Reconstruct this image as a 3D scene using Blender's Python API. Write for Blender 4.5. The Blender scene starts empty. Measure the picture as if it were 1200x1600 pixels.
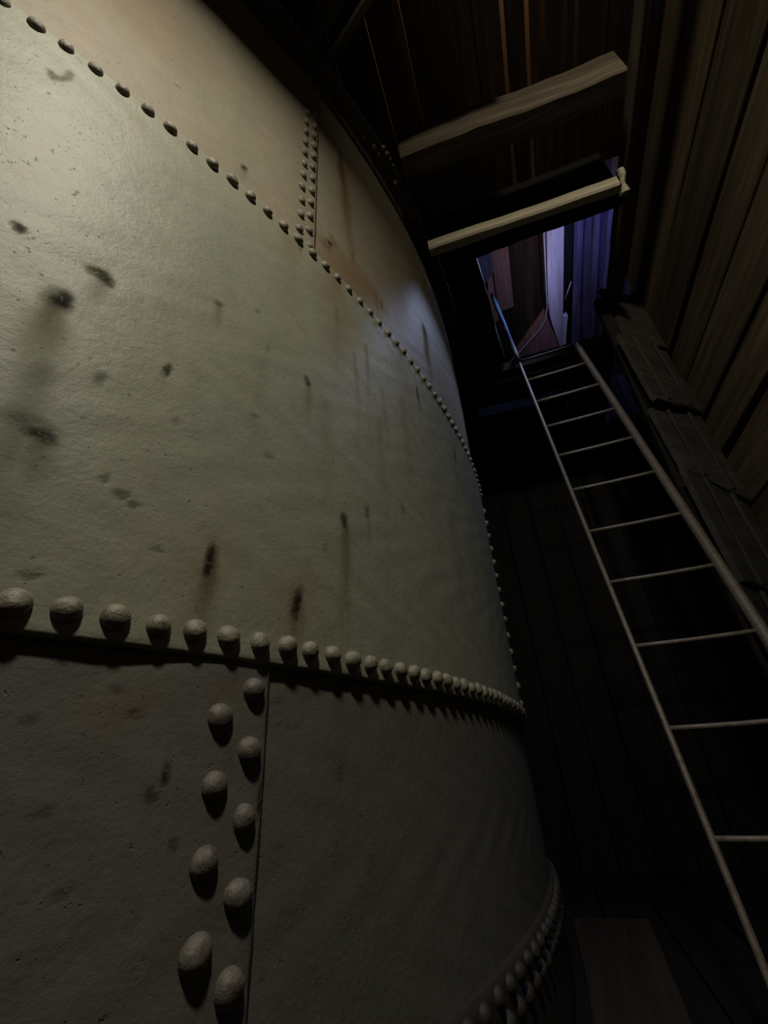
import bpy, math, random
import numpy as np
from mathutils import Vector, Matrix
random.seed(7)
rng = np.random.default_rng(11)
SC = bpy.context.scene
COL = SC.collection
ZO = 0.75                      # eye height above the floor; z below is measured from the eye

# ------------------------------------------------------------------ camera
cam_data = bpy.data.cameras.new('camera')
cam = bpy.data.objects.new('camera', cam_data)
COL.objects.link(cam)
cam_data.sensor_fit = 'VERTICAL'
cam_data.sensor_height = 36.0
cam_data.lens = 708.43 / 1600 * 36.0
cam_data.clip_start = 0.02
_r = Vector((0.73092, -0.68009, -0.05682)); _u = Vector((-0.30395, -0.39894, 0.86514)); _f = Vector((0.61104, 0.61508, 0.49831))
m = Matrix((_r, _u, -_f)).transposed().to_4x4()
m.translation = Vector((0, 0, ZO))
cam.matrix_world = m
SC.camera = cam

# ------------------------------------------------------------------ world, exposure
w = bpy.data.worlds.new('world'); SC.world = w; w.use_nodes = True
w.node_tree.nodes['Background'].inputs[0].default_value = (0.5, 0.55, 0.7, 1)
w.node_tree.nodes['Background'].inputs[1].default_value = 0.0
SC.view_settings.view_transform = 'Standard'
SC.view_settings.look = 'None'
SC.view_settings.exposure = 0.0
SC.view_settings.gamma = 1.0
SC.view_settings.use_curve_mapping = False

# horizontal axes of the timber framing: U across the ladder, V along the side wall
U = Vector((0.477, -0.879, 0)); V = Vector((0.879, 0.477, 0))
def uv(u, v, z): return U * u + V * v + Vector((0, 0, z + ZO))
def eye(x, y, z): return Vector((x, y, z + ZO))

# ------------------------------------------------------------------ lights
def area(name, loc, target, size, power, color, size_y=None):
    d = bpy.data.lights.new(name, 'AREA'); d.energy = power; d.color = color
    d.shape = 'RECTANGLE' if size_y else 'DISK'; d.size = size
    if size_y: d.size_y = size_y
    o = bpy.data.objects.new(name, d); COL.objects.link(o); o.location = loc
    o.rotation_euler = (target - loc).to_track_quat('-Z', 'Y').to_euler()
    return o
area('work_lamp', eye(-0.42, -0.38, 2.44), eye(-0.36, -0.30, 1.24), 0.22, 55.0, (1.0, 0.92, 0.77))
bl = area('back_fill', uv(0.60, -1.8, 2.86), uv(0.92, 1.4, 2.82), 0.2, 5.0, (1.0, 0.87, 0.66))  # unseen fill source added to brighten the beams and side wall
bl.data.spread = math.radians(54)
ul = area('upper_room_lamp', uv(1.0, 2.9, 3.9), uv(1.1, 3.6, 4.9), 0.35, 3.2, (0.60, 0.58, 0.95))
ul.data.spread = math.radians(110)
b1 = area('blue_lamp', uv(0.62, 2.98, 3.98), uv(0.36, 3.19, 3.95), 0.08, 4.0, (0.10, 0.32, 1.0))
b2 = area('blue_lamp', uv(1.50, 3.10, 4.30), uv(1.62, 3.7, 5.06), 0.10, 1.6, (0.12, 0.16, 1.0)); b2.data.spread = math.radians(110)  # second blue source, added to colour the right-hand boards
b3 = area('warm_upper_lamp', uv(0.45, 0.2, 4.2), uv(0.6, 0.6, 5.2), 0.3, 45.0, (1.0, 0.66, 0.32)); b3.data.spread = math.radians(120)
glow = area('hatch_glow', uv(0.75, 2.5, 3.8), uv(-0.12, 2.35, 1.9), 0.4, 2.6, (0.50, 0.62, 1.0))
glow.data.spread = math.radians(60)

# ------------------------------------------------------------------ materials
def newmat(name):
    mt = bpy.data.materials.new(name); mt.use_nodes = True
    nt = mt.node_tree; b = nt.nodes['Principled BSDF']
    return mt, nt, b
def N(nt, typ, **kw):
    n = nt.nodes.new(typ)
    for k, v in kw.items():
        if k.startswith('i_'): n.inputs[k[2:].replace('_', ' ')].default_value = v
        else: setattr(n, k, v)
    return n
def mix(nt, fac, a, b, blend='MIX'):
    n = nt.nodes.new('ShaderNodeMix'); n.data_type = 'RGBA'; n.blend_type = blend
    for sock, val in ((n.inputs[0], fac), (n.inputs[6], a), (n.inputs[7], b)):
        if hasattr(val, 'links'): nt.links.new(val, sock)
        elif isinstance(val, (int, float)): sock.default_value = val
        else: sock.default_value = (*val, 1)
    return n.outputs[2]
def ramp(nt, src, lo, hi):
    n = nt.nodes.new('ShaderNodeMapRange'); n.interpolation_type = 'SMOOTHSTEP'
    nt.links.new(src, n.inputs['Value']); n.inputs['From Min'].default_value = lo; n.inputs['From Max'].default_value = hi
    return n.outputs[0]
def noise(nt, vec, scale, detail=4, rough=0.6, dist=0):
    n = N(nt, 'ShaderNodeTexNoise'); n.inputs['Scale'].default_value = scale
    n.inputs['Detail'].default_value = detail; n.inputs['Roughness'].default_value = rough; n.inputs['Distortion'].default_value = dist
    nt.links.new(vec, n.inputs['Vector']); return n.outputs['Fac']

def paint_mat(name, base, alt, warm, rough=0.5):
    """old lumpy paint on riveted iron, with the stains held in the mesh attribute 'stain'"""
    mt, nt, b = newmat(name)
    tc = N(nt, 'ShaderNodeTexCoord').outputs['Object']
    mp = N(nt, 'ShaderNodeMapping'); mp.inputs['Scale'].default_value = (1, 1, 0.22)
    nt.links.new(tc, mp.inputs['Vector'])
    n1 = ramp(nt, noise(nt, tc, 1.6, 5), 0.35, 0.65)
    n2 = ramp(nt, noise(nt, mp.outputs[0], 9, 5, 0.65), 0.42, 0.75)
    n3 = ramp(nt, noise(nt, tc, 22, 6, 0.7), 0.30, 0.72)
    c = mix(nt, n1, base, alt)
    c = mix(nt, mul(nt, n2, 0.45), c, warm)
    c = mix(nt, mul(nt, n3, 0.30), c, tuple(x * 0.62 for x in base))
    at = N(nt, 'ShaderNodeAttribute', attribute_name='stain')
    sp = N(nt, 'ShaderNodeSeparateColor'); nt.links.new(at.outputs['Color'], sp.inputs[0])
    brk = ramp(nt, noise(nt, tc, 60, 5, 0.75), 0.30, 0.52)
    stb = ramp(nt, noise(nt, mp.outputs[0], 30, 5, 0.7), 0.15, 0.55)
    c = mix(nt, mulv(nt, sp.outputs[1], stb), c, (0.050, 0.042, 0.022))
    c = mix(nt, sp.outputs[2], c, (0.115, 0.060, 0.018))
    dk = mulv(nt, sp.outputs[0], brk)
    c = mix(nt, dk, c, (0.006, 0.005, 0.004))
    pit = ramp(nt, noise(nt, tc, 95, 3, 0.6), 0.66, 0.74)
    c = mix(nt, mul(nt, pit, 0.5), c, (0.03, 0.026, 0.018))
    nt.links.new(c, b.inputs['Base Color'])
    sm = addv(nt, addv(nt, sp.outputs[0], sp.outputs[1]), sp.outputs[2])
    rg = N(nt, 'ShaderNodeMapRange'); nt.links.new(sm, rg.inputs[0]); rg.inputs[2].default_value = 0.6; rg.inputs[3].default_value = rough; rg.inputs[4].default_value = 0.85
    nt.links.new(rg.outputs[0], b.inputs['Roughness'])
    sl = N(nt, 'ShaderNodeMapRange'); nt.links.new(sm, sl.inputs[0]); sl.inputs[2].default_value = 0.6; sl.inputs[3].default_value = 0.27; sl.inputs[4].default_value = 0.06
    nt.links.new(sl.outputs[0], b.inputs['Specular IOR Level'])
    bp = N(nt, 'ShaderNodeBump'); bp.inputs['Distance'].default_value = 0.006; bp.inputs['Strength'].default_value = 0.5
    h = addv(nt, mul(nt, noise(nt, tc, 17, 4, 0.55), 0.55), mul(nt, noise(nt, tc, 75, 5, 0.7), 0.45))
    h = addv(nt, h, mul(nt, dk, -0.6)); h = addv(nt, h, mul(nt, pit, -0.35))
    nt.links.new(h, bp.inputs['Height']); nt.links.new(bp.outputs[0], b.inputs['Normal'])
    return mt
def mul(nt, s, k):
    n = N(nt, 'ShaderNodeMath', operation='MULTIPLY'); nt.links.new(s, n.inputs[0]); n.inputs[1].default_value = k; return n.outputs[0]
def mulv(nt, a, b2):
    n = N(nt, 'ShaderNodeMath', operation='MULTIPLY'); nt.links.new(a, n.inputs[0]); nt.links.new(b2, n.inputs[1]); return n.outputs[0]
def addv(nt, a, b2):
    n = N(nt, 'ShaderNodeMath', operation='ADD'); nt.links.new(a, n.inputs[0]); nt.links.new(b2, n.inputs[1]); return n.outputs[0]

def wood_mat(name, dark, light, rough=0.8, contrast=(0.35, 0.68), grain=26, bump=0.5):
    """timber with its grain along the object's own X axis"""
    mt, nt, b = newmat(name)
    tc = N(nt, 'ShaderNodeTexCoord').outputs['Object']
    oi = N(nt, 'ShaderNodeObjectInfo').outputs['Random']
    ad = N(nt, 'ShaderNodeVectorMath', operation='ADD'); nt.links.new(tc, ad.inputs[0])
    cb = N(nt, 'ShaderNodeCombineXYZ'); nt.links.new(mul(nt, oi, 37), cb.inputs[0]); nt.links.new(mul(nt, oi, 11), cb.inputs[1])
    nt.links.new(cb.outputs[0], ad.inputs[1])
    mp = N(nt, 'ShaderNodeMapping'); mp.inputs['Scale'].default_value = (0.06, 1, 1)
    nt.links.new(ad.outputs[0], mp.inputs['Vector'])
    g = noise(nt, mp.outputs[0], grain, 6, 0.65, 0.4)
    gb = noise(nt, mp.outputs[0], grain * 0.22, 4, 0.6, 0.3)
    c = mix(nt, ramp(nt, g, *contrast), dark, light)
    c = mix(nt, mul(nt, ramp(nt, gb, 0.36, 0.66), 0.55), c, tuple(x * 0.45 for x in dark))
    hv = N(nt, 'ShaderNodeHueSaturation'); nt.links.new(c, hv.inputs['Color'])
    vr = N(nt, 'ShaderNodeMapRange'); nt.links.new(oi, vr.inputs[0]); vr.inputs[3].default_value = 0.7; vr.inputs[4].default_value = 1.25
    nt.links.new(vr.outputs[0], hv.inputs['Value'])
    nt.links.new(hv.outputs[0], b.inputs['Base Color'])
    b.inputs['Roughness'].default_value = rough; b.inputs['Specular IOR Level'].default_value = 0.25
    bp = N(nt, 'ShaderNodeBump'); bp.inputs['Distance'].default_value = 0.006; bp.inputs['Strength'].default_value = bump
    nt.links.new(g, bp.inputs['Height']); nt.links.new(bp.outputs[0], b.inputs['Normal'])
    return mt
def metal_mat(name, base, rust, rough=0.55, metallic=0.25, scale=35, lump=0.002):
    mt, nt, b = newmat(name)
    tc = N(nt, 'ShaderNodeTexCoord').outputs['Object']
    oi = N(nt, 'ShaderNodeObjectInfo').outputs['Random']
    ad = N(nt, 'ShaderNodeVectorMath', operation='ADD'); nt.links.new(tc, ad.inputs[0]); nt.links.new(mul(nt, oi, 9), ad.inputs[1])
    n = noise(nt, ad.outputs[0], scale, 5, 0.7)
    c = mix(nt, ramp(nt, n, 0.45, 0.68), base, rust)
    nt.links.new(c, b.inputs['Base Color']); b.inputs['Roughness'].default_value = rough; b.inputs['Metallic'].default_value = metallic
    bp = N(nt, 'ShaderNodeBump'); bp.inputs['Distance'].default_value = lump; bp.inputs['Strength'].default_value = 0.8
    nt.links.new(n, bp.inputs['Height']); nt.links.new(bp.outputs[0], b.inputs['Normal'])
    return mt

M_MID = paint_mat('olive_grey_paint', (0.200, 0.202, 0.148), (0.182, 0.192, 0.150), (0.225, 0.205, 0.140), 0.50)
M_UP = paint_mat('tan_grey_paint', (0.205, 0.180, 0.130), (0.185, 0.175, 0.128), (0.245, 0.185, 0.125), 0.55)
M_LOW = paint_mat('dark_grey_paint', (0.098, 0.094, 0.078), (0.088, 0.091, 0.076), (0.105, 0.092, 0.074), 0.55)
M_RIV = metal_mat('rivet_paint', (0.165, 0.155, 0.112), (0.095, 0.068, 0.040), 0.5, 0.0, 70, 0.004)
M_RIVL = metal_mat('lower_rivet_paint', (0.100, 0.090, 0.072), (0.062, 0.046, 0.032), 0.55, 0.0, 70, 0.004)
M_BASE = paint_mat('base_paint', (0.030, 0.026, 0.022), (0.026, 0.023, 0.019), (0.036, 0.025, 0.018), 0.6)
M_RIM = metal_mat('rim_iron', (0.085, 0.080, 0.065), (0.050, 0.032, 0.020), 0.55, 0.2)
M_BOLT = metal_mat('bolt_iron', (0.20, 0.19, 0.15), (0.10, 0.07, 0.04), 0.5, 0.2)
M_LAD = metal_mat('ladder_iron', (0.115, 0.105, 0.085), (0.08, 0.06, 0.042), 0.5, 0.1)
M_WALL = wood_mat('brown_wall_timber', (0.060, 0.043, 0.024), (0.125, 0.098, 0.060))
M_GREYW = wood_mat('grey_shaded_timber', (0.026, 0.025, 0.022), (0.048, 0.044, 0.037))  # base darkened: the corner's shade is put into the colour
M_JOIST = wood_mat('brown_joist_timber', (0.055, 0.044, 0.031), (0.105, 0.087, 0.064))
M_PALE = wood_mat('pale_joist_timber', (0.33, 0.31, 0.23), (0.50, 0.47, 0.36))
M_DARK = wood_mat('dark_ceiling_timber', (0.020, 0.012, 0.007), (0.070, 0.040, 0.018), contrast=(0.45, 0.75))
M_BLACK = wood_mat('shade_black_timber', (0.003, 0.0025, 0.002), (0.006, 0.005, 0.004))  # near-black base stands in for the unlit darkness
M_WHITE = wood_mat('whitewashed_timber', (0.42, 0.41, 0.42), (0.66, 0.64, 0.66), contrast=(0.3, 0.6))
M_VIOL = wood_mat('blue_light_tinted_timber', (0.055, 0.050, 0.075), (0.115, 0.105, 0.145))  # blue light of the upper room tinted into the base colour
M_RED = wood_mat('red_brown_timber', (0.20, 0.105, 0.085), (0.29, 0.16, 0.13))
M_FLOORB = wood_mat('dark_floor_board', (0.016, 0.011, 0.008), (0.026, 0.019, 0.013))
M_STILE = metal_mat('brown_stile', (0.085, 0.074, 0.058), (0.058, 0.043, 0.030), 0.6, 0.0)
M_CABLE = metal_mat('cable_sheath', (0.55, 0.52, 0.55), (0.45, 0.42, 0.42), 0.5, 0.0)

# ------------------------------------------------------------------ helpers
def link_mesh(name, verts, faces, mat, parent=None, smooth=False, loc=None):
    me = bpy.data.meshes.new(name); me.from_pydata([tuple(v) for v in verts], [], faces); me.materials.append(mat)
    if smooth: me.polygons.foreach_set('use_smooth', [True] * len(me.polygons))
    me.update()
    o = bpy.data.objects.new(name, me); COL.objects.link(o)
    if loc is not None: o.location = loc
    if parent is not None: o.parent = parent
    return o
def empty(name, loc, label=None, cat=None, group=None, kind=None):
    o = bpy.data.objects.new(name, None); COL.objects.link(o); o.location = loc; o.empty_display_size = 0.1
    tag(o, label, cat, group, kind); return o
def tag(o, label=None, cat=None, group=None, kind=None):
    for k, v in (('label', label), ('category', cat), ('group', group), ('kind', kind)):
        if v: o[k] = v
    return o
def plank(name, a, b, wdir, wid, thk, mat, parent=None, seg=8, rough=0.004, w2=None, bev=0.004, wane=0.0):
    """a sawn timber from a to b: width along wdir, thickness across; the object's X axis is the length"""
    a = Vector(a); b = Vector(b); L = (b - a).length
    X = (b - a).normalized(); Y = (Vector(wdir) - X * Vector(wdir).dot(X)).normalized(); Z = X.cross(Y)
    w2 = wid if w2 is None else w2
    vs = []; fs = []
    ph = [random.uniform(0, 6.28) for _ in range(6)]
    for i in range(seg + 1):
        t = i / seg; ww = (wid + (w2 - wid) * t) / 2; hh = thk / 2
        e = [rough * math.sin(ph[k] + t * (5 + 3 * k)) + random.uniform(-rough, rough) * 0.4 for k in range(4)]
        bow = rough * 1.5 * math.sin(ph[4] + 3 * t)
        c = bev
        sec = [(-ww - e[0], -hh + c), (-ww - e[0] + c, -hh), (ww + e[1] - c - wane, -hh), (ww + e[1], -hh + c + wane),
               (ww + e[1], hh - c), (ww + e[1] - c, hh), (-ww - e[0] + c, hh), (-ww - e[0], hh - c)]
        for (y, z) in sec: vs.append((t * L, y, z + bow + e[2] * 0.4))
    for i in range(seg):
        for k in range(8):
            k2 = (k + 1) % 8; fs.append((i * 8 + k, i * 8 + k2, i * 8 + 8 + k2, i * 8 + 8 + k))
    fs.append(tuple(range(7, -1, -1))); fs.append(tuple(seg * 8 + k for k in range(8)))
    o = link_mesh(name, vs, fs, mat)
    mw = Matrix((X, Y, Z)).transposed().to_4x4(); mw.translation = a
    if parent is not None:
        o.parent = parent; o.matrix_local = Matrix.Translation(-parent.location) @ mw
    else: o.matrix_world = mw
    return o
def tube(name, pts, rad, mat, parent=None, sides=10, flat=1.0):
    pts = [Vector(p) for p in pts]; vs = []; fs = []; org = parent.location if parent else pts[0]
    for i, p in enumerate(pts):
        t = ((pts[min(i + 1, len(pts) - 1)]) - pts[max(i - 1, 0)]).normalized()
        x = t.cross(Vector((0.13, 0.31, 0.94)) if abs(t.z) < .8 else Vector((0.9, 0.3, 0.1))).normalized(); y = t.cross(x)
        for k in range(sides):
            a = 2 * math.pi * k / sides
            rr = rad * (1 + random.uniform(-.04, .04)); vs.append(p - org + x * math.cos(a) * rr + y * math.sin(a) * rr * flat)
    for i in range(len(pts) - 1):
        for k in range(sides):
            k2 = (k + 1) % sides; fs.append((i * sides + k, i * sides + k2, (i + 1) * sides + k2, (i + 1) * sides + k))
    fs.append(tuple(range(sides - 1, -1, -1))); fs.append(tuple((len(pts) - 1) * sides + k for k in range(sides)))
    o = link_mesh(name, vs, fs, mat, parent, smooth=True)
    if parent is None: o.location = org
    return o
def lerp_pts(a, b, n): return [Vector(a).lerp(Vector(b), i / n) for i in range(n + 1)]

# ------------------------------------------------------------------ setting: floor, side wall, far wall, ceiling
def ub(name): return empty(name, (0, 0, 0), kind='structure')
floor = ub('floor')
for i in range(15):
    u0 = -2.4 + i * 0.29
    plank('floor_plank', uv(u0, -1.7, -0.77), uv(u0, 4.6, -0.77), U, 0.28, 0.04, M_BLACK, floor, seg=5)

wall_r = ub('wall_right')
zs = [3.72, 3.42, 3.21, 2.98, 2.72, 2.35, 2.08, 1.76, 1.50, 1.17, 0.88, 0.60, 0.30, 0.0, -0.34, -0.74]
wide = {2.35, 1.76, 1.17, 0.60}
for k in range(len(zs) - 1):
    zt, zb = zs[k], zs[k + 1]
    hi = zt - (0.006 if zt in wide else 0.0015); lo = zb + (0.006 if zb in wide else 0.0015)
    # joints climb a little towards the far corner
    rise = 0.065 if zt > 1.5 else 0.02
    a = uv(1.345 + random.uniform(-.004, .004), -1.75, (hi + lo) / 2 - rise); b = uv(1.345 + random.uniform(-.004, .008), 2.78, (hi + lo) / 2 + rise)
    plank('plank', a, b, Vector((0, 0, 1)), hi - lo, 0.05, M_WALL, wall_r, seg=14, rough=0.005 if (zt in wide or zb in wide) else 0.0015, w2=(hi - lo) - (0.020 if (zt in wide or zb in wide) else 0.0), bev=0.004)
# uprights carrying the planks on their outer side
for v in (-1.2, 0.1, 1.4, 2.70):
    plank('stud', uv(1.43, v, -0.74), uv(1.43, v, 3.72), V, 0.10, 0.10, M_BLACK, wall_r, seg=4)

wall_c = ub('wall_corner')
L0 = [(1.03, 2.53, 3.05), (1.04, 2.57, 2.42), (0.965, 2.43, 1.80), (0.965, 2.47, 1.31), (0.955, 2.40, 0.66), (0.95, 2.38, 0.02), (0.95, 2.38, -0.74)]
R0 = [3.05, 2.45, 1.86, 1.20, 0.56, -0.06, -0.74]
D45 = (U + V).normalized(); NC = (-V + U).normalized() * -1.0      # along the boards; NC filled below
NC = (U * -1 + V * -1); NC = (D45.cross(Vector((0, 0, 1)))); NC = NC if NC.dot(-V) > 0 else -NC
def board_quad(name, tl, tr, bl, br, proud, thick, mat, parent, nx=8):
    """one lapped board given by its four corners, its lower edge standing proud"""
    vs = []; fs = []
    rows = [(0, 0), (0.5, proud * 0.45), (0.93, proud), (0.985, proud + 0.006), (1.0, proud - 0.004)]
    for (t, p) in rows:
        for i in range(nx + 1):
            s = i / nx
            top = tl.lerp(tr, s); bot = bl.lerp(br, s)
            j = random.uniform(-.006, .006) if t > .9 else random.uniform(-.002, .002)
            vs.append(top.lerp(bot, t) + NC * (p + j * .6) + Vector((0, 0, j if t > .9 else 0)))
    n = nx + 1; R = len(rows)
    for r in range(R - 1):
        for i in range(nx): fs.append((r * n + i, r * n + i + 1, (r + 1) * n + i + 1, (r + 1) * n + i))
    for r in range(R):
        for i in range(nx + 1): vs.append(vs[r * n + i] - NC * thick)
    o2 = R * n
    for r in range(R - 1):
        for i in range(nx): fs.append((o2 + r * n + i, o2 + (r + 1) * n + i, o2 + (r + 1) * n + i + 1, o2 + r * n + i + 1))
    for i in range(nx):
        fs.append((i, o2 + i, o2 + i + 1, i + 1)); q = (R - 1) * n; fs.append((q + i, q + i + 1, o2 + q + i + 1, o2 + q + i))
    for r in range(R - 1):
        fs.append((r * n, (r + 1) * n, o2 + (r + 1) * n, o2 + r * n)); e = nx; fs.append((r * n + e, o2 + r * n + e, o2 + (r + 1) * n + e, (r + 1) * n + e))
    X = D45; Z = NC; Y = Z.cross(X); B = Matrix((X, Y, Z)).transposed()
    org = tl.copy(); vs2 = [B.transposed() @ (v - org) for v in vs]
    o = link_mesh(name, vs2, fs, mat, parent)
    mw = B.to_4x4(); mw.translation = org - parent.location; o.matrix_local = mw
    return o
for k in range(len(L0) - 1):
    (ul, vl, zl), (ul2, vl2, zl2) = L0[k], L0[k + 1]
    board_quad('lapped_board', uv(ul2, vl2, zl), uv(1.315, 2.76, R0[k]), uv(ul2, vl2, zl2), uv(1.315, 2.76, R0[k + 1]), 0.028, 0.03,
               M_GREYW, wall_c)
    if 1 <= k <= 4:
        for s_ in (0.28, 0.72):
            t = uv(ul2, vl2, zl).lerp(uv(1.315, 2.76, R0[k]), s_); bb = uv(ul2, vl2, zl2 + 0.03).lerp(uv(1.315, 2.76, R0[k + 1] + 0.03), s_)
            plank('batten', t + NC * 0.010, bb + NC * 0.030, D45, 0.035, 0.014, M_GREYW, wall_c, seg=4, rough=0.002, bev=0.003)
plank('corner_post', uv(1.37, 2.86, -0.74), uv(1.37, 2.86, 3.2), U, 0.10, 0.10, M_BLACK, wall_c, seg=4)
plank('corner_post', uv(0.98, 2.56, -0.74), uv(0.98, 2.56, 2.9), U, 0.07, 0.07, M_BLACK, wall_c, seg=4)

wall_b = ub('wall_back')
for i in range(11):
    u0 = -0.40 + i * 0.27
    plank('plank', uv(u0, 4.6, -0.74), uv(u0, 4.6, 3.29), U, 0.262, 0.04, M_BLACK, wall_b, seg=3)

ceil = ub('ceiling')
edges = [-2.3, -2.08, -1.85, -1.66, -1.43, -1.2, -1.01, -0.78, -0.55, -0.36, -0.15, 0.03, 0.20, 0.37, 0.53, 0.65, 0.79, 0.894, 1.04, 1.17, 1.30]
for ea, eb in zip(edges[:-1], edges[1:]):
    gap = 0.003
    sl_ = 0.022 if eb in (0.53, 0.65, 0.894) else 0.0
    for (va, vb) in ([(-2.4, 1.83), (3.34, 4.6)] if 0.20 <= ea < 1.10 else [(-2.4, 4.6)]):
        plank('floorboard', uv((ea + eb - sl_) / 2, va, 3.32), uv((ea + eb - sl_) / 2, vb, 3.32), U, eb - ea - gap - sl_, 0.03, M_DARK, ceil, seg=6, rough=0.003)

# ------------------------------------------------------------------ timbers of the upper floor
def joist(name, a, b, wdir, wid, thk, mat, label, rough=0.006, wane=0.0, bev=0.01, group=None):
    org = Vector(a)
    o = plank(name, a, b, wdir, wid, thk, mat, None, seg=14, rough=rough, bev=bev, wane=wane)
    tag(o, label, 'beam', group); return o
joist('joist', uv(-0.135, 1.26, 3.02), uv(1.02, 1.285, 3.02), V, 0.135, 0.24, M_JOIST, 'thick rough brown joist crossing above the pale one, from tank rim to trimmer', rough=0.009)
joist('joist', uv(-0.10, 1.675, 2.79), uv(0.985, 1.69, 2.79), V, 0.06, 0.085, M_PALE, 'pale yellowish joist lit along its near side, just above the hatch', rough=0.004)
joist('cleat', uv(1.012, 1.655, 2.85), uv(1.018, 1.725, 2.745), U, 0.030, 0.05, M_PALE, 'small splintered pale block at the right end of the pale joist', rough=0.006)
joist('hatch_header', uv(-0.02, 1.785, 3.02), uv(1.02, 1.775, 3.02), V, 0.075, 0.50, M_BLACK, 'near black header along the near side of the hatch, behind the pale joist')
joist('hatch_sill', uv(0.06, 2.935, 2.865), uv(1.035, 2.945, 2.865), V, 0.10, 0.10, M_JOIST, 'dark timber sill the ladder leans against, at the far side of the hatch')
joist('trimmer_beam', uv(1.07, -1.5, 2.965), uv(1.09, 3.65, 2.965), U, 0.055, 0.12, M_JOIST, 'long dark trimmer beam down the right side of the hatch beside the plank wall')
joist('trimmer_beam', uv(0.135, 1.90, 3.04), uv(0.235, 2.875, 3.04), U, 0.08, 0.28, M_BLACK, 'short black trimmer between hatch and tank, left of the hatch')
joist('joist', uv(0.0, 3.15, 2.96), uv(1.03, 3.17, 2.96), V, 0.07, 0.12, M_JOIST, 'dark joist just beyond the hatch sill, behind the top of the ladder')
joist('joist', uv(-0.05, 3.53, 2.96), uv(1.04, 3.55, 2.96), V, 0.07, 0.12, M_JOIST, 'faint dark joist second beyond the hatch sill')
joist('brace', eye(0.375, 0.85, 3.045), eye(0.40, -0.25, 3.045), Vector((1, 0, 0)), 0.085, 0.11, M_JOIST, 'brown squared timber running out from the tank rim, thicker left one of the pair')
joist('brace', eye(0.475, 0.83, 3.05), eye(0.52, -0.25, 3.05), Vector((1, 0, 0)), 0.045, 0.12, M_JOIST, 'dark timber running out from the tank rim, thinner right one of the pair')

# ------------------------------------------------------------------ the riveted tank
R = 4.3; CX, CY = 0.0, 5.0396
tank = empty('riveted_tank', (CX, CY, 0), 'huge round riveted iron tank with stained grey green paint, filling the left half', 'tank')
def tpos(s, z, r):
    a = s / R
    return Vector((r * math.sin(a), -r * math.cos(a), z + ZO))    # relative to the tank's axis

def streak(S, Z, s0, z0, length, width, s1=None, soft=0.35):
    """vertical run mark starting at (s0, z0)"""
    s1 = s0 if s1 is None else s1
    t = np.clip((z0 - Z) / length, -1, 2)
    c = s0 + (s1 - s0) * np.clip(t, 0, 1) + 0.004 * np.sin(Z * 17 + s0 * 50)
    wv = width * (0.55 + 0.45 * np.sin(np.clip(t, 0, 1) * math.pi)) * (1 + 0.15 * np.sin(Z * 23 + s0 * 13))
    prof = np.exp(-((S - c) / wv) ** 2)
    v = np.where((t >= 0), np.clip(1 - t, 0, 1) ** 0.8, np.exp(-(t * length / 0.012) ** 2))
    return prof * v
def blob(S, Z, s0, z0, rs, rz, seed=0):
    a = np.arctan2((Z - z0) / rz, (S - s0) / rs)
    rad = 1 + 0.18 * np.sin(2 * a + seed) + 0.12 * np.sin(3 * a + 2 * seed) + 0.05 * np.sin(7 * a + seed * 3)
    d = np.hypot((S - s0) / rs, (Z - z0) / rz) / rad
    return 1 / (1 + np.exp((d - 1) * 6))
def line(S, Z, pts, width):
    d = np.full(S.shape, 9.0)
    for (a, b) in zip(pts[:-1], pts[1:]):
        ax, az = a; bx, bz = b; L2 = (bx - ax) ** 2 + (bz - az) ** 2
        t = np.clip(((S - ax) * (bx - ax) + (Z - az) * (bz - az)) / L2, 0, 1)
        d = np.minimum(d, np.hypot(S - ax - t * (bx - ax), Z - az - t * (bz - az)))
    return np.exp(-(d / width) ** 2)
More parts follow.
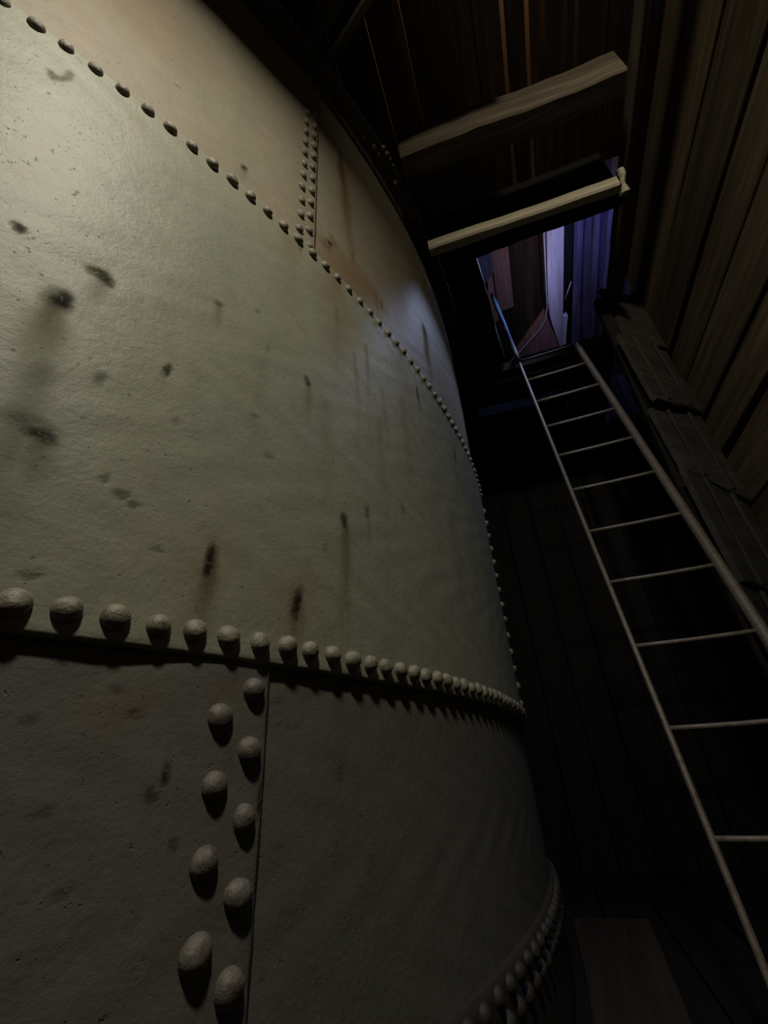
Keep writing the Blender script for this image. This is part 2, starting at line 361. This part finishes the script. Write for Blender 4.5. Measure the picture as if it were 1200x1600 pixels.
def stains_mid(S, Z):
    dk = np.zeros_like(S); st = np.zeros_like(S); ru = np.zeros_like(S)
    for (s, z, rs, rz, k) in [(-.133, .867, .009, .007, .9), (-.039, .751, .017, .012, 1), (-.046, .748, .024, .014, .35), (-.003, .863, .018, .011, .9), (.010, .855, .010, .008, .9),
                              (.220, .985, .012, .006, .5), (.149, .711, .009, .010, .9), (.004, .469, .018, .009, .9), (-.01, .485, .03, .010, .35),
                              (.488, .922, .010, .009, .9), (.289, .345, .009, .014, 1), (.287, .325, .008, .010, 1), (.487, .305, .009, .014, 1), (.482, .285, .012, .010, .8), (.49, .325, .010, .012, .6),
                              (.622, .548, .009, .014, .8), (.716, .609, .007, .014, .6), (.129, .412, .014, .006, .6), (.15, .40, .010, .005, .6), (.10, .43, .008, .005, .5),
                              (.39, .62, .012, .006, .4), (.345, .71, .010, .006, .35), (.185, .60, .010, .006, .35), (.20, .335, .008, .004, .5), (.05, .62, .009, .010, .45),
                              (1.505, 1.28, .02, .03, .6), (1.46, 1.17, .015, .03, .5), (1.115, 1.35, .010, .03, .6), (.32, 1.05, .010, .006, .4), (.36, .94, .006, .010, .35),
                              (1.55, 1.1, .012, .02, .4), (.9, .70, .008, .01, .5), (.56, .45, .010, .006, .35), (.05, .255, .014, .006, .5), (.44, 1.50, .01, .02, .5)]:
        dk = np.maximum(dk, k * blob(S, Z, s, z, rs, rz * 1.45, s * 40 + z * 17))
    for (s, z, l, wd, k) in [(-.042, .745, .22, .026, .50), (-.030, .60, .34, .035, .30), (-.002, .855, .10, .016, .25), (.220, .98, .10, .014, .45), (.488, .915, .16, .014, .40),
                             (.289, .36, .18, .020, .75), (.487, .32, .15, .020, .75), (.625, .56, .36, .020, .65), (.716, .62, .14, .010, .4), (.35, .9, .3, .02, .18), (.56, .9, .4, .03, .20),
                             (1.115, 1.38, .20, .018, .45), (1.505, 1.30, .18, .020, .35), (.80, 1.0, .6, .03, .22), (.69, 1.2, .4, .012, .25), (.75, 1.3, .4, .012, .25), (.6, 1.35, .3, .015, .22),
                             (.84, 1.15, .35, .012, .22), (.97, 1.2, .6, .03, .2), (.004, .465, .12, .03, .45), (-.02, .45, .3, .05, .28), (1.3, .9, .6, .05, .25)]:
        st = np.maximum(st, min(1, 1.3 * k) * streak(S, Z, s, z, l, wd))
    st = np.maximum(st, .55 * line(S, Z, [(-.213, 1.363), (-.222, 1.385), (-.205, 1.375), (-.195, 1.405), (-.196, 1.435)], .006))
    ru = np.maximum(ru, .55 * streak(S, Z, .60, 1.53, .5, .09)); ru = np.maximum(ru, .35 * streak(S, Z, .40, 1.5, .4, .06))
    ru = np.maximum(ru, .5 * blob(S, Z, 1.52, 1.15, .05, .03)); ru = np.maximum(ru, .25 * streak(S, Z, 1.0, 1.52, .7, .10))
    ru = np.maximum(ru, .25 * blob(S, Z, .47, .30, .06, .08)); ru = np.maximum(ru, .20 * blob(S, Z, .28, .33, .05, .08))
    return dk, st, ru
def stains_up(S, Z):
    dk = np.zeros_like(S); st = np.zeros_like(S); ru = np.zeros_like(S)
    for (s, z, rs, rz, k) in [(.222, 1.677, .008, .012, .9), (.583, 1.722, .010, .014, 1), (.60, 1.76, .02, .02, .4), (.57, 1.69, .02, .02, .3), (.72, 1.80, .008, .02, .5), (.9, 1.7, .006, .02, .6)]:
        dk = np.maximum(dk, k * blob(S, Z, s, z, rs, rz * 1.45, s * 40 + z * 17))
    st = np.maximum(st, .9 * streak(S, Z, .650, 2.58, .85, .026, .715)); st = np.maximum(st, .5 * streak(S, Z, .222, 1.68, .12, .012))
    st = np.maximum(st, .5 * streak(S, Z, 1.36, 2.05, .45, .03)); st = np.maximum(st, .35 * streak(S, Z, .86, 1.75, .2, .02))
    ru = np.maximum(ru, .85 * streak(S, Z, .665, 2.45, .95, .045, .725)); ru = np.maximum(ru, .55 * blob(S, Z, .68, 1.66, .17, .13))
    ru = np.maximum(ru, .6 * streak(S, Z, 1.36, 2.06, .5, .045)); ru = np.maximum(ru, .2 * streak(S, Z, 1.05, 2.4, .9, .10)); ru = np.maximum(ru, .3 * streak(S, Z, .50, 1.8, .3, .05))
    ru = np.maximum(ru, .25 * blob(S, Z, -.15, 2.1, .25, .2, 3))
    dk = np.maximum(dk, .45 * blob(S, Z, -.01, 1.8, .01, .006))
    return dk, st, ru
def stains_low(S, Z):
    dk = np.zeros_like(S); st = np.zeros_like(S); ru = np.zeros_like(S)
    for (s, z, rs, rz, k) in [(.275, .014, .005, .009, 1), (.26, -.01, .010, .006, .6), (.43, -.03, .004, .012, .9), (.19, .12, .01, .004, .4), (.46, .12, .010, .004, .5), (.30, -.07, .007, .005, .5), (.22, .09, .012, .004, .4),
                              (.10, .08, .012, .004, .4), (.14, -.02, .012, .004, .4), (.18, -.10, .012, .004, .4), (.50, .08, .01, .005, .3), (.62, .0, .01, .01, .4), (.7, -.15, .01, .01, .3)]:
        dk = np.maximum(dk, k * blob(S, Z, s, z, rs, rz * 1.45, s * 40 + z * 17))
    st = np.maximum(st, .25 * streak(S, Z, .62, .15, .3, .04)); ru = np.maximum(ru, .3 * blob(S, Z, .345, .13, .03, .02)); ru = np.maximum(ru, .2 * blob(S, Z, .2, .1, .05, .03))
    return dk, st, ru

def plate(name, s0, s1, z0, z1, rf, mat, ds, dz, stain=None, label=None, thick=0.014):
    ns = max(2, int(round((s1 - s0) / ds))); nz = max(2, int(round((z1 - z0) / dz)))
    s = np.linspace(s0, s1, ns + 1); z = np.linspace(z0, z1, nz + 1)
    S, Z = np.meshgrid(s, z)
    r = rf(S, Z); r = r + 0.0022 * np.sin(S * 5.1 + Z * 2.3) * np.sin(Z * 4.3 + 1) + 0.0008 * np.sin(S * 31 + 3 * np.sin(Z * 17)) * np.sin(Z * 27)
    e = np.minimum(np.minimum(S - s0, s1 - S), np.minimum(Z - z0, z1 - Z)); r = r - 0.002 * np.exp(-(e / 0.004) ** 2)
    A = S / R
    P = np.stack([r * np.sin(A), -r * np.cos(A), Z + ZO], -1).reshape(-1, 3)
    # skirt: the plate's edges turned inwards by its thickness
    nn = ns + 1; idx = np.arange((ns + 1) * (nz + 1)).reshape(nz + 1, ns + 1)
    q = np.stack([idx[:-1, :-1], idx[:-1, 1:], idx[1:, 1:], idx[1:, :-1]], -1).reshape(-1, 4)
    loop = np.concatenate([idx[0, :], idx[1:, -1], idx[-1, -2::-1], idx[-2:0:-1, 0]])
    Pin = P[loop].copy(); sc = 1 - thick / np.hypot(Pin[:, 0], Pin[:, 1]); Pin[:, :2] *= sc[:, None]
    n0 = len(P); k = np.arange(len(loop)); k2 = np.roll(k, -1)
    sk = np.stack([loop[k2], loop[k], n0 + k, n0 + k2], -1)
    V_ = np.concatenate([P, Pin]); F = np.concatenate([q, sk])
    me = bpy.data.meshes.new(name)
    me.vertices.add(len(V_)); me.vertices.foreach_set('co', V_.ravel())
    me.loops.add(F.size); me.loops.foreach_set('vertex_index', F.ravel().astype(np.int32))
    me.polygons.add(len(F)); me.polygons.foreach_set('loop_start', np.arange(0, F.size, 4, dtype=np.int32)); me.polygons.foreach_set('loop_total', np.full(len(F), 4, dtype=np.int32))
    sm = np.zeros(len(F), dtype=bool); sm[:len(q)] = True; me.polygons.foreach_set('use_smooth', sm)
    me.update(calc_edges=True); me.validate()
    if stain:
        dk, st, ru = stain(S, Z)
        c = np.zeros((len(V_), 4), dtype=np.float32); c[:n0, 0] = dk.ravel(); c[:n0, 1] = st.ravel(); c[:n0, 2] = ru.ravel(); c[:, 3] = 1
        at = me.color_attributes.new('stain', 'FLOAT_COLOR', 'POINT'); at.data.foreach_set('color', c.ravel())
    me.materials.append(mat)
    o = bpy.data.objects.new(name, me); COL.objects.link(o); o.parent = tank
    if label: o['label'] = label
    return o
half = math.pi * R
def lapped(edge, h=0.009, run=0.30):
    """radius of a plate that climbs over its neighbour towards s = edge"""
    def f(S, Z):
        t = np.clip((S - (edge - run)) / (run * 0.75), 0, 1); return R + h * t * t * (3 - 2 * t)
    return f
flat = lambda S, Z: np.full(S.shape, R)
outer = lambda S, Z: np.full(S.shape, R + 0.015)
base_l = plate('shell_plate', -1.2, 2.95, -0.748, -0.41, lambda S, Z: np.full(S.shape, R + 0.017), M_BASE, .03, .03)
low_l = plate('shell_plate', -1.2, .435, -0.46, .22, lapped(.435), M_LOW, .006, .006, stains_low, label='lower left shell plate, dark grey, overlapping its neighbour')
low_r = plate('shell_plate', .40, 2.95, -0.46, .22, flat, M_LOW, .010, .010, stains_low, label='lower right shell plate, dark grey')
mid = plate('shell_plate', -1.2, 2.412, .179, 1.545, outer, M_MID, .007, .007, stains_mid, label='broad olive grey shell plate with rust spots')
mid_b = plate('shell_plate', 2.38, 4.2, .185, 1.54, lambda S, Z: np.full(S.shape, R + 0.006), M_MID, .05, .05)
up_l = plate('shell_plate', -1.2, .507, 1.50, 2.955, lapped(.507), M_UP, .010, .010, stains_up, label='upper left shell plate, tan, overlapping its neighbour')
up_r = plate('shell_plate', .47, 2.95, 1.50, 2.955, flat, M_UP, .010, .010, stains_up, label='upper right shell plate with a long rust run')
# the rest of the circumference, out of sight behind
for (z0, z1, rf, mt) in ((-.748, -.41, lambda S, Z: np.full(S.shape, R + .017), M_BASE), (-.46, .22, flat, M_LOW), (1.50, 2.955, flat, M_UP)):
    plate('shell_plate', 2.95, 2 * half - 1.2, z0, z1, rf, mt, .25, .2)
plate('shell_plate', 4.2, 2 * half - 1.2, .179, 1.545, outer, M_MID, .25, .2)

# rivets: a few domed heads sharing their meshes
def rivet_mesh(i, mat):
    vs = []; fs = []; n = 16; rr = 0.0205; h = 0.0185
    prof = [(1.0, -0.1), (1.0, 0.04), (.95, .34), (.80, .66), (.52, .90), (.22, .99)]
    g = np.random.default_rng(i + 3); ph = g.uniform(0, 6, 4); amp = g.uniform(.02, .06, 2)
    for (a, b) in prof:
        for k in range(n):
            t = 2 * math.pi * k / n
            q = 1 + amp[0] * math.sin(2 * t + ph[0]) + amp[1] * .5 * math.sin(3 * t + ph[1])
            vs.append((a * rr * q * math.cos(t), a * rr * q * math.sin(t), b * h * (1 + .05 * math.sin(t + ph[2]))))
    vs.append((0.002 * math.sin(ph[3]), 0, h))
    for r in range(len(prof) - 1):
        for k in range(n):
            k2 = (k + 1) % n; fs.append((r * n + k, r * n + k2, (r + 1) * n + k2, (r + 1) * n + k))
    q = (len(prof) - 1) * n
    for k in range(n): fs.append((q + k, q + (k + 1) % n, len(vs) - 1))
    me = bpy.data.meshes.new('rivet'); me.from_pydata(vs, [], fs); me.materials.append(mat)
    me.polygons.foreach_set('use_smooth', [True] * len(me.polygons)); me.update(); return me
RM = [rivet_mesh(i, M_RIV) for i in range(5)]; RML = [rivet_mesh(i, M_RIVL) for i in range(4)]; RMB = [rivet_mesh(i, M_BASE) for i in range(3)]
nriv = 0
def rivet(par, s, z, r, k=1.0, kinds=None):
    global nriv
    nriv += 1
    s += random.uniform(-.0022, .0022); z += random.uniform(-.0022, .0022)
    o = bpy.data.objects.new('rivet', random.choice(kinds or RM)); COL.objects.link(o); o.parent = par
    a = s / R; n = Vector((math.sin(a), -math.cos(a), 0)); t = Vector((math.cos(a), math.sin(a), 0))
    rot = Matrix((t, Vector((0, 0, 1)).cross(t) * 0 + n.cross(t), n)).transposed()
    ang = Matrix.Rotation(random.uniform(0, 6.28), 3, 'Z'); sc = k * random.uniform(.93, 1.06)
    mm = (rot @ ang @ Matrix.Diagonal((sc, sc, sc))).to_4x4(); mm.translation = tpos(s, z, r); o.matrix_local = mm
p1 = .01387919 * R; t1 = .01013683 * R; z1_ = .0498856 * R
for i in range(-9, 40): rivet(mid, t1 + p1 * i, z1_, R + .014)
p2 = .01378877 * R; t2 = -.0799368 * R; z2_ = .3531916 * R
for i in range(-4, 46): rivet(mid, t2 + p2 * i, z2_, R + .014, .84)
pv = .0914125
for i in range(7): rivet(low_l, .4019, .1361 - pv * i, R + .008, 1.02, RML)
for i in range(6): rivet(low_l, .3461, .1361 - pv * (i + .5), R + .007, 1.05, RML)
for i in range(-8, 7): rivet(up_l, .4345, 2.146 - pv * i, R + .008, .80)
for i in range(-7, 8): rivet(up_l, .4758, 2.146 + pv / 2 - pv * i, R + .008, .80)
for i in range(14): rivet(mid, 2.372, .27 + pv * .97 * i, R + .014, 1.0)
for i in range(22): rivet(base_l, .96 + .081 * i, -.441, R + .016, 1.0, RMB)
for i in range(22): rivet(base_l, 1.00 + .081 * i, -.492, R + .016, 1.0, RMB)

# rim angle along the top of the tank
def ring(name, prof, s0, s1, ds, mat, par):
    n = int((s1 - s0) / ds); vs = []; fs = []; m_ = len(prof)
    for i in range(n + 1):
        s = s0 + (s1 - s0) * i / n
        j = .0015 * math.sin(s * 9) + .001 * math.sin(s * 23)
        for (r, z) in prof: vs.append(tpos(s, z + j, r))
    for i in range(n):
        for k in range(m_):
            k2 = (k + 1) % m_; fs.append((i * m_ + k, (i + 1) * m_ + k, (i + 1) * m_ + k2, i * m_ + k2))
    fs.append(tuple(range(m_))); fs.append(tuple(n * m_ + k for k in range(m_ - 1, -1, -1)))
    return link_mesh(name, vs, fs, mat, par)
rim = ring('rim_angle', [(R - .002, 2.900), (R + .013, 2.898), (R + .014, 2.957), (R + .100, 2.960), (R + .100, 2.972), (R - .002, 2.972)], -1.6, 3.4, .05, M_RIM, tank)
def bolt_mesh():
    vs = []; fs = []
    for (r, z) in ((.014, 0), (.014, .012), (.008, .0125), (.008, .022)):
        for k in range(6): vs.append((r * math.cos(k * math.pi / 3), r * math.sin(k * math.pi / 3), -z))
    for q in range(3):
        for k in range(6):
            k2 = (k + 1) % 6; fs.append((q * 6 + k, (q + 1) * 6 + k, (q + 1) * 6 + k2, q * 6 + k2))
    fs.append(tuple(18 + k for k in range(5, -1, -1)))
    me = bpy.data.meshes.new('bolt'); me.from_pydata(vs, [], fs); me.materials.append(M_BOLT); me.update(); return me
BM = bolt_mesh()
for i in range(9):
    o = bpy.data.objects.new('bolt', BM); COL.objects.link(o); o.parent = rim
    o.location = tpos(.86 + i * .21, 2.960, R + .062); o.rotation_euler = (0, 0, i * .7)

# crumbs of grit and scale lying on the rim
def lumps(name, spots, mat, par, label=None):
    vs = []; fs = []
    for (c, rad) in spots:
        n0 = len(vs)
        for i in range(5):
            th = math.pi * i / 4
            for k in range(7):
                a = 2 * math.pi * k / 7; q = rad * random.uniform(.75, 1.2)
                vs.append(c + Vector((q * math.sin(th) * math.cos(a), q * math.sin(th) * math.sin(a), q * .7 * math.cos(th))))
        for i in range(4):
            for k in range(7):
                k2 = (k + 1) % 7; fs.append((n0 + i * 7 + k, n0 + (i + 1) * 7 + k, n0 + (i + 1) * 7 + k2, n0 + i * 7 + k2))
    o = link_mesh(name, vs, fs, mat, par); o['kind'] = 'stuff'
    return o
sp_ = [(tpos(.896, 2.962, R + .098), .014), (tpos(.93, 2.958, R + .100), .018), (tpos(.955, 2.958, R + .099), .013), (tpos(.99, 2.957, R + .098), .010)]
for i in range(26): sp_.append((tpos(random.uniform(.3, 2.2), 2.962, R + random.uniform(.03, .10)), random.uniform(.004, .009)))
lumps('grit', sp_, M_BOLT, rim)

# ------------------------------------------------------------------ ladder
LS = 1.13
P0 = Vector((2.27125, .86117, 2.20542)) * LS
LU = Vector((0.26077878, 0.14798762, 0.95398852)); LR = Vector((0.44319448, -0.89642549, 0)) * (0.38535 * LS); SP = 0.28 * LS
def lz(z, base): return (z - base.z) / LU.z
lad_base = P0 + LU * lz(-.75, P0)
ladder = empty('iron_ladder', lad_base + Vector((0, 0, ZO)), 'long thin iron ladder leaning up through the lit hatch in the ceiling', 'ladder')
E0 = P0 + Vector((0, 0, ZO))
tb = lz(-.745, P0)
tube('stile', lerp_pts(E0 + LU * tb, E0 + LU * 1.90, 24), 0.011, M_LAD, ladder, 10)
ex = tube('stile_extension', lerp_pts(E0 + LU * 0.30, E0 + LU * 1.90, 8), 0.021, M_LAD, ladder, 10)
ex['label'] = 'upper end of the left stile glowing blue'
so = tube('stile', lerp_pts(E0 + LR + LU * tb, E0 + LR + LU * 0.30, 20), 0.023, M_STILE, ladder, 10)
so['label'] = 'thicker right hand stile'
for i in range(-1, 11):
    a = E0 - LU * SP * i
    if a.z - ZO < -.7: continue
    tube('rung', [a, a + LR * .25 + Vector((0, 0, -.002)), a + LR * .5 + Vector((0, 0, -.003)), a + LR * .75 + Vector((0, 0, -.002)), a + LR], 0.0092, M_LAD, ladder, 8)

# ------------------------------------------------------------------ room above the hatch
roof = ub('ceiling_upper')
x0 = -1.0
k = 0
while x0 < 3.4:
    wd = random.choice([.17, .20, .23]); uc = x0 + wd / 2
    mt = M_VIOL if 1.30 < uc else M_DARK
    if 1.25 < uc < 1.36: mt = M_BLACK  # black plank keeps the gap beside the beam in shade
    plank('roof_plank', uv(uc, -2.0, 5.2 + .012 * (k % 2)), uv(uc, 6.2, 5.2 + .012 * (k % 2)), U, wd - .008, .03, mt, roof, seg=5, rough=.003)
    x0 += wd; k += 1
wall_ub = ub('wall_upper')
for i in range(17):
    u0 = -1.0 + i * .27
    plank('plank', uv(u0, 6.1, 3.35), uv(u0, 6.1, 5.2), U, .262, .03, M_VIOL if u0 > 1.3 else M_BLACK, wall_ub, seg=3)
def prism(name, poly, z0, z1, mat):
    org = uv(poly[0][0], poly[0][1], z0)
    a = [uv(u, v, z0) - org for (u, v) in poly]; b = [uv(u, v, z1) - org for (u, v) in poly]; n = len(poly)
    X = V; Y = -U; B = Matrix((V, -U, Vector((0, 0, 1))))
    vs = [B @ q for q in a + b]
    fs = [tuple(range(n)), tuple(range(2 * n - 1, n - 1, -1))] + [(k, k + n, (k + 1) % n + n, (k + 1) % n) for k in range(n)]
    o = link_mesh(name, vs, fs, mat)
    mw = B.transposed().to_4x4(); mw.translation = org; o.matrix_world = mw; return o
tag(prism('whitewashed_beam', [(1.07, 2.3), (1.07, 4.15), (1.09, 4.40), (1.21, 4.95), (1.29, 4.93), (1.31, 4.46), (1.25, 4.45), (1.25, 2.3)], 4.98, 5.185, M_WHITE),
    'pale whitewashed beam seen through the hatch in the room above', 'beam')
tag(prism('timber_gusset', [(1.06, 4.40), (.66, 4.93), (.68, 4.98), (1.20, 4.98), (1.20, 4.93)], 5.02, 5.185, M_RED),
    'dusty reddish triangular timber beside the foot of the whitewashed beam', 'timber')
tag(prism('red_brown_board', [(.47, 3.0), (.47, 4.12), (.66, 4.10), (.66, 3.0)], 5.02, 5.185, M_RED), 'flat red brown board overhead, wider one behind the blue lit ladder stile', 'board')
tag(prism('red_brown_board', [(.40, 3.55), (.36, 4.0), (.38, 4.3), (.455, 4.25), (.455, 3.55)], 5.04, 5.185, M_RED), 'narrow red brown board left of the wide one, at the hatch edge', 'board')
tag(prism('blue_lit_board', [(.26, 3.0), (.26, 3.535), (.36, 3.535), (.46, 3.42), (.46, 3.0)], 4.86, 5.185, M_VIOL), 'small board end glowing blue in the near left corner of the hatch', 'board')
tag(prism('dark_gap_strip', [(1.262, 2.3), (1.262, 4.40), (1.345, 4.30), (1.345, 2.3)], 4.99, 5.185, M_BLACK), 'narrow black strip put in as the dark gap just right of the whitewashed beam', 'board')  # black strip added to paint the gap's shade
for (u0, wd, lb) in ((1.40, .10, 'violet lit grey board right of the whitewashed beam, seen through the hatch'), (1.60, .07, 'narrow blue lit board third right of the whitewashed beam'), (1.76, .10, 'blue lit board nearest the right edge of the hatch')):
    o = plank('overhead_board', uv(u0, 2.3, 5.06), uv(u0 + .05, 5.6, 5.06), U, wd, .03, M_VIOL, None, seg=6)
    tag(o, lb, 'board')
cb = tube('cable', [uv(1.035, 2.4, 4.95), uv(1.035, 3.3, 4.95), uv(1.05, 4.2, 4.95), uv(1.03, 4.38, 4.95), uv(.95, 4.52, 4.95), uv(.62, 4.86, 4.95), uv(.5, 5.0, 4.98)], .008, M_CABLE, None, 8)
tag(cb, 'thin pale cable running beside the whitewashed beam and bending left', 'cable')
cb2 = tube('wire', [uv(1.26, 4.18, 4.95), uv(1.33, 3.95, 4.95)], .006, M_CABLE, None, 6)
tag(cb2, 'short slanting wire in the dark gap right of the whitewashed beam', 'wire')

# ------------------------------------------------------------------ loose board on the floor
o = plank('loose_board', eye(1.56, .76, -.728), eye(2.92, 1.48, -.728), Vector((-.5, .87, 0)), .26, .04, M_FLOORB, None, seg=6, w2=.36)
tag(o, 'broad brown board lying on the floor between the tank and the ladder', 'board')
print('rivets', nriv)
